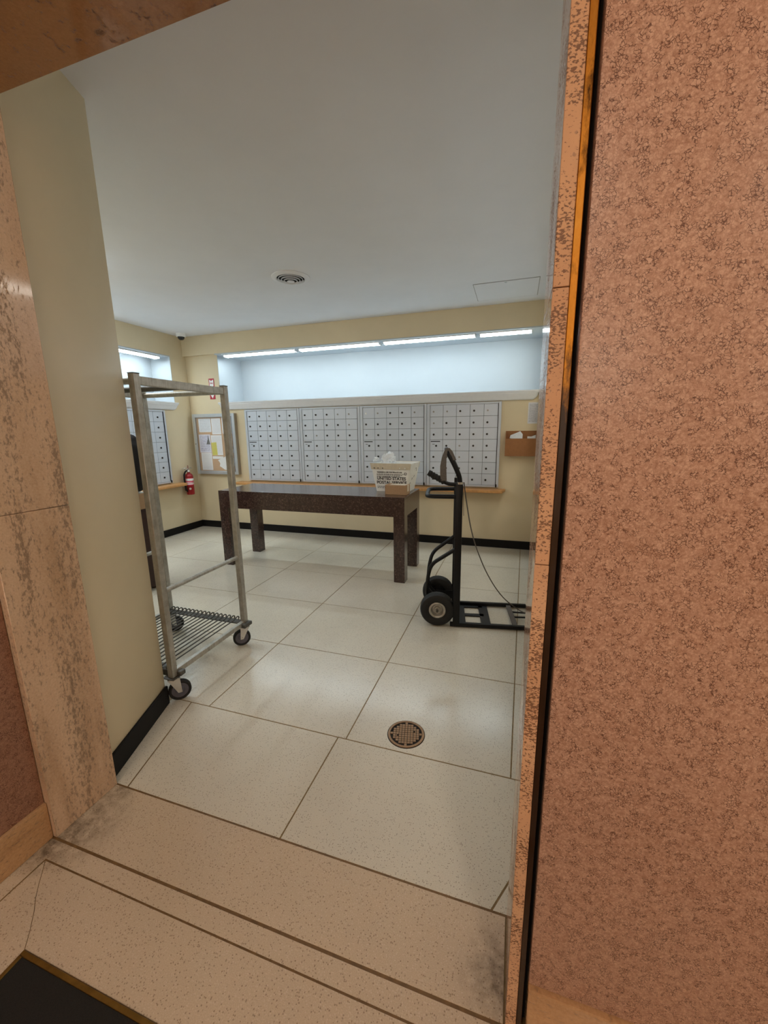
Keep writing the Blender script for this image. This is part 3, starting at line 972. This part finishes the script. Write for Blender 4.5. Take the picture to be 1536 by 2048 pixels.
# ------------------------------------------------------------------ table
TX0, TX1, TY0, TY1, TZ = -3.03, -0.95, 3.525, 4.14, 0.835
tb = thing('sorting_table', 'long dark brown flecked laminate table in front of the mailboxes', 'table', (TX0, TY0, 0))
L, W = TX1 - TX0, TY1 - TY0
B('tabletop', 'laminate', tb, 0, L, 0, W, TZ - 0.02, TZ, bev=0.0015)
LG = 0.108
for x in (0, L - LG):
    for y in (0, W - LG):
        B('leg', 'laminate', tb, x, x + LG, y, y + LG, 0.0, TZ - 0.02, bev=0.0015)
B('apron', 'laminate', tb, LG, L - LG, 0.0, 0.02, 0.648, TZ - 0.02)
B('apron', 'laminate', tb, LG, L - LG, W - 0.02, W, 0.648, TZ - 0.02)
B('apron', 'laminate', tb, 0.0, 0.02, LG, W - LG, 0.648, TZ - 0.02)
B('apron', 'laminate', tb, L - 0.02, L, LG, W - LG, 0.648, TZ - 0.02)

# ------------------------------------------------------------------ postal tub and its contents
tu = thing('postal_tub', 'white corrugated postal tub with black lettering on the table', 'tub', (-1.168, 3.985, TZ + 0.001), math.radians(-3))
HT, bx_, by_, tx_, ty_ = 0.285, 0.168, 0.122, 0.215, 0.16


def tub_ring(mb, z, inset=0.0):
    k = z / HT
    hx, hy = bx_ + (tx_ - bx_) * k - inset, by_ + (ty_ - by_) * k - inset
    c = 0.012
    return [mb.bm.verts.new((x, y, z)) for x, y in ((-hx + c, -hy), (hx - c, -hy), (hx, -hy + c), (hx, hy - c), (hx - c, hy), (-hx + c, hy), (-hx, hy - c), (-hx, -hy + c))]


def bridge(mb, a, b):
    n = len(a)
    for k in range(n):
        mb.bm.faces.new((a[k], a[(k + 1) % n], b[(k + 1) % n], b[k]))


mb = MB()
r0, r1, r2_, r3 = tub_ring(mb, 0), tub_ring(mb, HT), tub_ring(mb, HT, 0.006), tub_ring(mb, 0.008, 0.006)
bridge(mb, r0, r1); bridge(mb, r1, r2_); bridge(mb, r2_, r3)
mb.bm.faces.new(r0[::-1]); mb.bm.faces.new(r3)
mb.build('tub_body', M['tub'], tu)
tilt = math.atan2(ty_ - by_, HT)
mb = MB()
for sg_ in (1, -1):
    mm = (Matrix.Identity(4) if sg_ == 1 else Matrix.Rotation(PI, 4, 'Z')) @ Matrix.Translation((0, -by_, 0)) @ Matrix.Rotation(PI / 2 + tilt, 4, 'X')
    k0, k1 = bx_ + (tx_ - bx_) * 0.80, tx_
    mb.prism([(-k0, HT - 0.056), (k0, HT - 0.056), (k1 + 0.002, HT + 0.006), (-k1 - 0.002, HT + 0.006)], 0.0003, 0.005, bev=0.001, mat=mm)
rim = mb.build('rim_band', M['tub_rim'], tu)
for x in (-0.17, -0.13, -0.08, 0.10, 0.155):
    yy = -(by_ + (ty_ - by_) * 0.88) - 0.006
    MB().cyl((x, yy, HT - 0.045), (x, yy - 0.004, HT - 0.045), 0.006, 10).build('rivet', M['steel_dark'] if x < 0 else M['white_plate'], rim)
tilt = math.atan2(ty_ - by_, HT)
fr = Matrix.Translation((0, -by_ - 0.0012, 0)) @ Matrix.Rotation(PI / 2 + tilt, 4, 'X')
text_mesh('lettering', 'UNITED STATES', 0.043, M['ink'], tu, fr @ Matrix.Translation((-0.15, 0.122, 0)), 0.0011)
text_mesh('lettering', 'POSTAL SERVICE', 0.043, M['ink'], tu, fr @ Matrix.Translation((-0.155, 0.08, 0)), 0.0011)
text_mesh('lettering', 'WARNING: USE FOR PRIVATE USE', 0.0175, M['ink'], tu, fr @ Matrix.Translation((-0.146, 0.194, 0)), 0.0006)
pr = MB()
for k, (v, wd) in enumerate(((0.178, 0.29), (0.168, 0.27), (0.155, 0.25), (0.05, 0.10), (0.035, 0.09))):
    x = -0.15
    while x < -0.15 + wd:
        q = random.uniform(0.008, 0.024)
        pr.box(x, x + q, v, v + 0.005, -0.0003, 0.0003, mat=fr)
        x += q + 0.005
pr.build('small_print', M['ink'], tu)
tri = MB()
for k in range(3):
    a0, a1 = PI / 2 + k * 2 * PI / 3 + 0.25, PI / 2 + (k + 1) * 2 * PI / 3 - 0.25
    c0 = Vector((0.155, 0.187, 0))
    p, q = c0 + Vector((math.cos(a0), math.sin(a0), 0)) * 0.014, c0 + Vector((math.cos(a1), math.sin(a1), 0)) * 0.014
    tri.tube([fr @ p, fr @ q], 0, flat=(0.0028, 0.0004, (fr.to_3x3() @ (q - p).cross(Vector((0, 0, 1))))))
tri.build('recycling_mark', M['ink'], tu)
# torn sticker remnants on the right side
st = MB()
sd = math.atan2(tx_ - bx_, HT)
sm = Matrix.Translation((bx_ + 0.0015, 0, 0)) @ Matrix.Rotation(PI / 2, 4, 'Z') @ Matrix.Rotation(PI / 2 - sd * -1, 4, 'X')
for u, v, a in ((-0.09, 0.09, 0.3), (0.02, 0.15, 1.0), (0.07, 0.21, 1.2), (-0.04, 0.13, 0.9), (0.05, 0.23, 0.2)):
    st.box(-0.012, 0.012, -0.004, 0.004, -0.0004, 0.0006, mat=sm @ Matrix.Translation((u, v, 0)) @ Matrix.Rotation(a, 4, 'Z'))
st.build('scuff_mark', M['steel_dark'], tu)


def crumple(name, mat, label, cat, loc, scale, seed, amp=0.35, group=None, sub=4, rz=0.0):
    bm = bmesh.new()
    bmesh.ops.create_icosphere(bm, subdivisions=sub, radius=1)
    for v in bm.verts:
        p = v.co.copy()
        n1 = noise.noise(p * 1.6 + Vector((seed, 0, 0)))
        n2 = abs(noise.noise(p * 3.4 + Vector((0, seed, 3))))
        n3 = abs(noise.noise(p * 8 + Vector((seed, 5, 0))))
        v.co = p * (1 + amp * n1 - amp * 0.9 * n2 - amp * 0.35 * n3)
    zmin = min(v.co.z for v in bm.verts)
    for v in bm.verts:
        v.co.z -= zmin
        v.co = Vector((v.co.x * scale[0], v.co.y * scale[1], v.co.z * scale[2]))
    mb = MB()
    mb.bm.free()
    mb.bm = bm
    o = mb.build(name, M[mat])
    o.location = loc
    o.rotation_euler = (0, 0, rz)
    return tag(o, label, cat, group)


crumple('plastic_bag', 'bagwhite', 'crumpled white plastic bag bulging out of the postal tub', 'bag', (-1.235, 3.955, TZ + 0.16), (0.095, 0.075, 0.11), 3.1, 0.45)
crumple('plastic_wrapper', 'bagwhite', 'small torn white wrapper on the left rim of the postal tub', 'wrapper', (-1.35, 3.92, TZ + 0.291), (0.035, 0.03, 0.03), 9.4, 0.5)

bx = thing('cardboard_box', 'small closed brown cardboard box in front of the postal tub', 'box', (-1.185, 3.675, TZ), math.radians(-1.5))
B('carton', 'cardboard', bx, 0, 0.215, 0, 0.125, 0, 0.094, bev=0.002)
B('shipping_label', 'tape', bx, 0.045, 0.2, 0.012, 0.11, 0.0935, 0.0948)
B('tape_strip', 'tape', bx, 0.2145, 0.2156, 0.04, 0.085, 0.03, 0.094)
MB().tube([(0.004, -0.0008, 0.006), (0.004, -0.0008, 0.088)], 0.0012, 6).build('fold_line', M['cardboard_dark'], bx)

# ------------------------------------------------------------------ right end of the back wall: notice and brown bin
nt = MB().box(0.118, 0.232, YB - 0.003, YB - 0.001, 1.50, 1.735).build('wall_notice', M['print_dark'])
tag(nt, 'printed paper notice taped above the brown wall bin', 'notice')
bn = thing('wall_bin', 'open brown wall bin for stray mail at right end of back wall', 'bin', (-0.115, YB - 0.001, 1.135))
B('back_panel', 'cardboard_dark', bn, 0, 0.345, -0.008, 0, 0, 0.285, bev=0.001)
B('front_panel', 'cardboard_dark', bn, 0, 0.345, -0.115, -0.107, 0, 0.20, bev=0.001)
B('bottom', 'cardboard_dark', bn, 0, 0.345, -0.107, -0.008, 0, 0.008)
for x in (0, 0.337):
    mtx = Matrix.Translation((x, 0, 0)) @ Matrix(((0, 0, 1, 0), (1, 0, 0, 0), (0, 1, 0, 0), (0, 0, 0, 1)))
    MB().prism([(-0.107, 0.008), (-0.008, 0.008), (-0.008, 0.285), (-0.107, 0.20)], 0, 0.008, mat=mtx).build('side_panel', M['cardboard_dark'], bn)
mb = MB()
mb.prism([(-0.06, 0.14), (0.055, 0.14), (0.058, 0.25), (0.03, 0.285), (-0.02, 0.262), (-0.075, 0.24), (-0.085, 0.205), (-0.06, 0.2)], 0.0, 0.006, mat=Matrix.Translation((0.015, YB - 0.062, 1.135)) @ Matrix.Rotation(math.radians(80), 4, 'X'))
tag(mb.build('envelope', M['bagwhite']), 'crinkled white plastic envelope sticking out of the brown wall bin', 'envelope')
mb = MB()
mb.prism([(-0.04, 0.1), (0.05, 0.1), (0.05, 0.24), (0.0, 0.222), (-0.04, 0.225)], 0.0, 0.004, mat=Matrix.Translation((0.165, YB - 0.06, 1.135)) @ Matrix.Rotation(math.radians(82), 4, 'X'))
tag(mb.build('envelope', M['white']), 'flat white envelope at right inside the brown wall bin', 'envelope')

# ------------------------------------------------------------------ rolling rack
CX, CY, CL, CWd, CH, CZ = -1.72, 1.515, 0.65, 0.62, 1.725, 0.145
ck = thing('rolling_rack', 'galvanised steel rolling rack parked beside the yellow entry wall', 'cart', (CX, CY, 0))
PT = 0.0175
posts = ((0, 0), (0, CWd), (-CL, 0), (-CL, CWd))
for x, y in posts:
    p = MB().box(x - PT, x + PT, y - PT, y + PT, CZ, CH, bev=0.002).build('post', M['steel'], ck)
    MB().box(x - PT - 0.001, x + PT + 0.001, y - PT - 0.001, y + PT + 0.001, CH, CH + 0.004, bev=0.001).build('end_cap', M['steel_dark'], p)
for x in (0, -CL):
    B('top_rail', 'steel', ck, x - 0.013, x + 0.013, PT, CWd - PT, CH - 0.05, CH - 0.01, bev=0.002)
    MB().cyl((x, PT, 0.635), (x, CWd - PT, 0.635), 0.0125, 14).build('side_rail', M['steel'], ck)
    B('bottom_rail', 'steel', ck, x - 0.014, x + 0.014, PT, CWd - PT, CZ + 0.005, CZ + 0.035, bev=0.002)
for y in (0, CWd):
    MB().cyl((-CL + PT, y, CH - 0.032), (-PT, y, CH - 0.032), 0.016, 14).build('top_rail', M['steel'], ck)
    MB().cyl((-CL, 0.32, CH - 0.03), (0, 0.32, CH - 0.03), 0.016, 14).build('hanging_rod', M['steel_dark'], ck) if y == 0 else None
    s = 1 if y else -1
    MB().box(-CL + PT, -PT, y - 0.004 * s, y - 0.05 * s, CZ + 0.03, CZ + 0.034).box(-CL + PT, -PT, y - 0.002, y + 0.002, CZ - 0.002, CZ + 0.034).build('angle_rail', M['steel_dark'], ck)
for k in range(17):
    x = -0.045 - k * (CL - 0.09) / 16
    MB().tube(fillet([(x, 0.012, CZ + 0.03), (x, 0.0, CZ + 0.045), (x, 0.03, CZ + 0.05), (x, CWd - 0.05, CZ + 0.05), (x, CWd - 0.01, CZ + 0.062), (x, CWd + 0.006, CZ + 0.05), (x, CWd - 0.004, CZ + 0.03)], 0.02, 3), 0.0042, 6).build('shelf_rod', M['steel_dark'], ck)
for x, y in posts:
    MB().box(x - 0.045, x + 0.03, y - 0.03, y + 0.03, CZ - 0.006, CZ + 0.0, bev=0.001).build('caster_plate', M['steel_dark'], ck)
    if x == 0:
        B('bumper', 'steel_dark', ck, 0.0, 0.042, y - 0.05 if y else y + 0.012, y + 0.03 if y else y + 0.05, CZ - 0.002, CZ + 0.024, bev=0.004)
for (x, y), ang in zip(posts, (50, 222, 100, 40)):
    c = bpy.data.objects.new('caster', None)
    COL.objects.link(c)
    c.parent = ck
    c.location = (x, y, 0)
    c.rotation_euler = (0, 0, math.radians(ang))
    R0 = 0.0575
    ym = Matrix.Translation((0.025, 0, R0)) @ Matrix.Rotation(PI / 2, 4, 'X')
    MB().lathe([(0.043, -0.013), (0.052, -0.015), (0.0575, -0.010), (0.0575, 0.010), (0.052, 0.015), (0.043, 0.013)], 28, ym, close=True).build('tyre', M['tire'], c)
    MB().lathe([(0, -0.014), (0.02, -0.014), (0.024, -0.009), (0.043, -0.010), (0.043, 0.010), (0.024, 0.009), (0.02, 0.014), (0, 0.014)], 28, ym).build('hub', M['grey_wheel'], c)
    f = MB()
    mt = Matrix.Rotation(PI / 2, 4, 'X')
    for s in (-0.021, 0.0185):
        f.prism([(-0.028, 0.135), (0.03, 0.135), (0.035, R0 - 0.008), (0.015, R0 - 0.008)], s, s + 0.0025, mat=mt)
    f.box(-0.03, 0.032, -0.021, 0.021, 0.131, 0.138, bev=0.001)
    f.build('fork', M['chrome'], c)
    MB().cyl((0.025, -0.026, R0), (0.025, 0.026, R0), 0.006, 10).build('axle_bolt', M['chrome'], c)

# ------------------------------------------------------------------ dark stand with a carton and a bag, seen behind the rack
sd_ = thing('low_cabinet', 'dark brown wooden cabinet standing behind the rolling rack', 'cabinet', (-3.63, 2.62, 0))
B('body', 'darkbrown', sd_, 0, 0.45, 0.016, 0.19, 0.03, 0.76, bev=0.004)
B('top', 'darkbrown', sd_, -0.008, 0.458, 0.0, 0.196, 0.76, 0.78, bev=0.004)
dd = B('door', 'darkbrown', sd_, 0.015, 0.435, 0.002, 0.0155, 0.06, 0.74, bev=0.003)
MB().cyl((0.40, 0.002, 0.45), (0.40, -0.016, 0.45), 0.01, 12).build('knob', M['chrome'], dd)
for x in (0.03, 0.38):
    for y in (0.03, 0.13):
        B('leg', 'darkbrown', sd_, x, x + 0.04, y, y + 0.04, 0, 0.03)
cb = thing('carton', 'brown cardboard carton on the dark cabinet behind the rack', 'box', (-3.55, 2.63, 0.78))
B('carton_body', 'cardboard', cb, 0, 0.385, 0, 0.175, 0, 0.14, bev=0.002)
MB().box(0, 0.385, 0, 0.085, 0.141, 0.144).box(0, 0.385, 0.09, 0.175, 0.141, 0.144).build('flap', M['tape'], cb)
gb = thing('duffel_bag', 'black cloth bag slumped upright on the cardboard carton', 'bag', (-3.31, 2.718, 0.925))
bm = bmesh.new()
bmesh.ops.create_icosphere(bm, subdivisions=4, radius=1)
for v in bm.verts:
    p = v.co.copy()
    q = Vector([math.copysign(abs(c) ** 0.55, c) for c in p])
    k = 1 + 0.10 * noise.noise(p * 2.2) + 0.05 * noise.noise(p * 6)
    v.co = Vector((q.x * 0.165 * k * (1 - 0.12 * q.z), q.y * 0.08 * k, (q.z * 0.5 + 0.5) * 0.52 * (1 + 0.02 * q.x)))
z0 = min(v.co.z for v in bm.verts)
for v in bm.verts:
    v.co.z -= z0
mb = MB(); mb.bm.free(); mb.bm = bm
mb.build('bag_body', M['blackcloth'], gb)
MB().tube(fillet([(-0.06, -0.05, 0.46), (-0.05, -0.04, 0.56), (0.05, -0.04, 0.56), (0.06, -0.05, 0.46)], 0.04), 0.008, 8).build('carry_strap', M['blackcloth'], gb)

# ------------------------------------------------------------------ hand truck
hk = thing('hand_truck', 'black two wheeled hand truck standing upright near the right wall', 'hand truck', (-0.415, 2.985, 0), math.radians(9.5))
UY = 0.192
for s in (-1, 1):
    B('upright', 'blackmetal', hk, 0.0, 0.05, s * UY - 0.018, s * UY + 0.018, 0.028, 1.075, bev=0.005, seg=2)
for z in (0.16, 0.42, 0.7, 0.98):
    B('cross_bar', 'blackmetal', hk, 0.012, 0.038, -UY + 0.018, UY - 0.018, z, z + 0.035, bev=0.003)
B('centre_strut', 'blackmetal', hk, 0.016, 0.034, -0.02, 0.02, 0.195, 0.98, bev=0.003)
# top loop handle, leaning back
loop = [(0.03, -UY, 1.05), (0.028, -UY, 1.12), (-0.012, -UY * 0.96, 1.21), (-0.062, -UY * 0.9, 1.300), (-0.066, UY * 0.9, 1.300), (-0.012, UY * 0.96, 1.21), (0.028, UY, 1.12), (0.03, UY, 1.05)]
MB().tube(fillet(loop, 0.06), 0.0165, 12).build('top_handle', M['blackmetal'], hk)
for s in (-1, 1):
    MB().lathe([(0.017, 0), (0.022, 0), (0.022, 0.015), (0.017, 0.015)], 14, Matrix.Translation((0.03, s * UY, 1.074)), close=True).build('collar', M['chrome'], hk)
# side grip
MB().tube(fillet([(0.004, -UY, 1.072), (-0.05, -UY, 1.074), (-0.10, -UY, 1.10)], 0.03), 0.0135, 12).build('grip_tube', M['blackmetal'], hk)
gp = [Vector((-0.075, -UY, 1.088)), Vector((-0.185, -UY, 1.152))]
gd = (gp[1] - gp[0])
q = Vector((0, 0, 1)).rotation_difference(gd.normalized()).to_matrix().to_4x4()
prof = [(0, 0)]
for k in range(6):
    z = gd.length * k / 6
    prof += [(0.019, z + 0.001), (0.0235, z + gd.length / 12), (0.019, z + gd.length / 6 - 0.001)]
prof += [(0.022, gd.length), (0.02, gd.length + 0.006), (0, gd.length + 0.006)]
MB().lathe(prof, 16, Matrix.Translation(gp[0]) @ q).build('grip', M['grip'], hk)
# rear U bar
MB().tube(fillet([(0.0, -UY, 0.985), (-0.2, -UY * 0.95, 0.985), (-0.2, UY * 0.95, 0.985), (0.0, UY, 0.985)], 0.06), 0.0155, 12).build('rear_bar', M['blackmetal'], hk)
# wheel brackets
for s in (-1, 1):
    MB().tube(fillet([(0.01, s * UY * 0.95, 0.60), (-0.165, s * 0.15, 0.47), (-0.19, s * 0.12, 0.36), (-0.2, s * 0.105, 0.2), (-0.125, s * 0.105, 0.13)], 0.06), 0.0145, 12).build('wheel_bracket', M['blackmetal'], hk)
MB().cyl((-0.115, -0.225, 0.128), (-0.115, 0.225, 0.128), 0.009, 12).build('axle', M['steel_dark'], hk)
for s in (-1, 1):
    B('axle_plate', 'blackmetal', hk, -0.135, 0.02, s * 0.11 - 0.003, s * 0.11 + 0.003, 0.1, 0.16, bev=0.002)
    wm = Matrix.Translation((-0.115, s * 0.172, 0.128)) @ Matrix.Rotation(-PI / 2 * s, 4, 'X')
    ty = MB().lathe([(0.062, -0.03), (0.075, -0.04), (0.098, -0.043), (0.118, -0.036), (0.127, -0.02), (0.128, 0.0), (0.127, 0.02), (0.118, 0.036), (0.098, 0.043), (0.075, 0.04), (0.062, 0.03)], 40, wm, close=True).build('tyre', M['tire'], hk)
    MB().lathe([(0.0, 0.034), (0.011, 0.034), (0.012, 0.026), (0.022, 0.024), (0.024, 0.012), (0.036, 0.01), (0.044, 0.022), (0.047, 0.034), (0.054, 0.037), (0.062, 0.034), (0.064, -0.03), (0.0, -0.03)], 32, wm).build('wheel_hub', M['steel'], hk)
    MB().lathe([(0, -0.0305), (0.063, -0.0305), (0.063, -0.034), (0.03, -0.036), (0, -0.036)], 28, wm).build('hub_back', M['blackmetal'], hk)
# nose: plate with two windows, two long forks, a cross bar
pl = MB()
pl.box(0.05, 0.10, -0.17, 0.17, 0.006, 0.012).box(0.10, 0.245, -0.17, -0.135, 0.006, 0.012).box(0.10, 0.245, 0.135, 0.17, 0.006, 0.012)
pl.box(0.10, 0.245, -0.02, 0.02, 0.006, 0.012).box(0.215, 0.285, -0.17, 0.17, 0.006, 0.012)
pl.build('nose_plate', M['blackmetal'], hk)
for s in (-1, 1):
    MB().box(-0.02, 0.60, s * UY - 0.014, s * UY + 0.014, 0.006, 0.034, bev=0.003).build('nose_fork', M['blackmetal'], hk)
MB().box(0.44, 0.475, -UY + 0.014, UY - 0.014, 0.014, 0.026, bev=0.002, mat=Matrix.Identity(4)).build('nose_cross_bar', M['strap'], hk)
MB().tube(fillet([(0.47, 0.06, 0.022), (0.62, 0.05, 0.022), (0.62, -0.02, 0.022), (0.47, -0.03, 0.022)], 0.02), 0.007, 8).build('nose_loop', M['blackmetal'], hk)
# webbing over the top handle
stp = MB()
rows = []
for z, x, y, hw in ((1.10, -0.082, -UY - 0.020, 0.020), (1.14, -0.086, -UY - 0.019, 0.022), (1.20, -0.088, -UY - 0.012, 0.021), (1.26, -0.082, -UY * 0.97, 0.016), (1.30, -0.072, -UY * 0.95, 0.011), (1.322, -0.058, -UY * 0.92, 0.012), (1.30, -0.038, -UY * 0.92 - 0.004, 0.012), (1.24, -0.010, -UY - 0.002, 0.012)):
    rows.append([stp.bm.verts.new((x + a * hw, y + b * 0.0018, z)) for a, b in ((-1, -1), (1, -1), (1, 1), (-1, 1))])
for a, b in zip(rows, rows[1:]):
    for k in range(4):
        stp.bm.faces.new((a[k], a[(k + 1) % 4], b[(k + 1) % 4], b[k]))
stp.bm.faces.new(rows[0][::-1]); stp.bm.faces.new(rows[-1])
stp.build('webbing_strap', M['strap'], hk)
cord_pts = []
inv = Matrix.Translation((-0.415, 2.985, 0)) @ Matrix.Rotation(math.radians(9.5), 4, 'Z')
inv = inv.inverted()
for k, (x, z) in enumerate(((-0.333, 1.08), (-0.32, 0.991), (-0.282, 0.775), (-0.242, 0.629), (-0.166, 0.447), (-0.091, 0.321), (-0.017, 0.233), (0.09, 0.162))):
    yy = 2.80 + (3.12 - 2.80) * (k / 7) ** 1.2
    sc = yy / 2.85
    cord_pts.append(inv @ Vector((x * sc, yy, EYE + (z - EYE) * sc)))
cord_pts.append(inv @ Vector((0.16, 3.1, 0.03)))
MB().tube(fillet(cord_pts, 0.08, 4), 0.0042, 8).build('tie_cord', M['strap'], hk)
MB().tube([(0.052, -UY, 1.06), (0.056, -UY, 0.95), (0.06, -UY, 0.85)], 0, flat=(0.0015, 0.008, (1, 0, 0))).build('strap_end', M['strap'], hk)
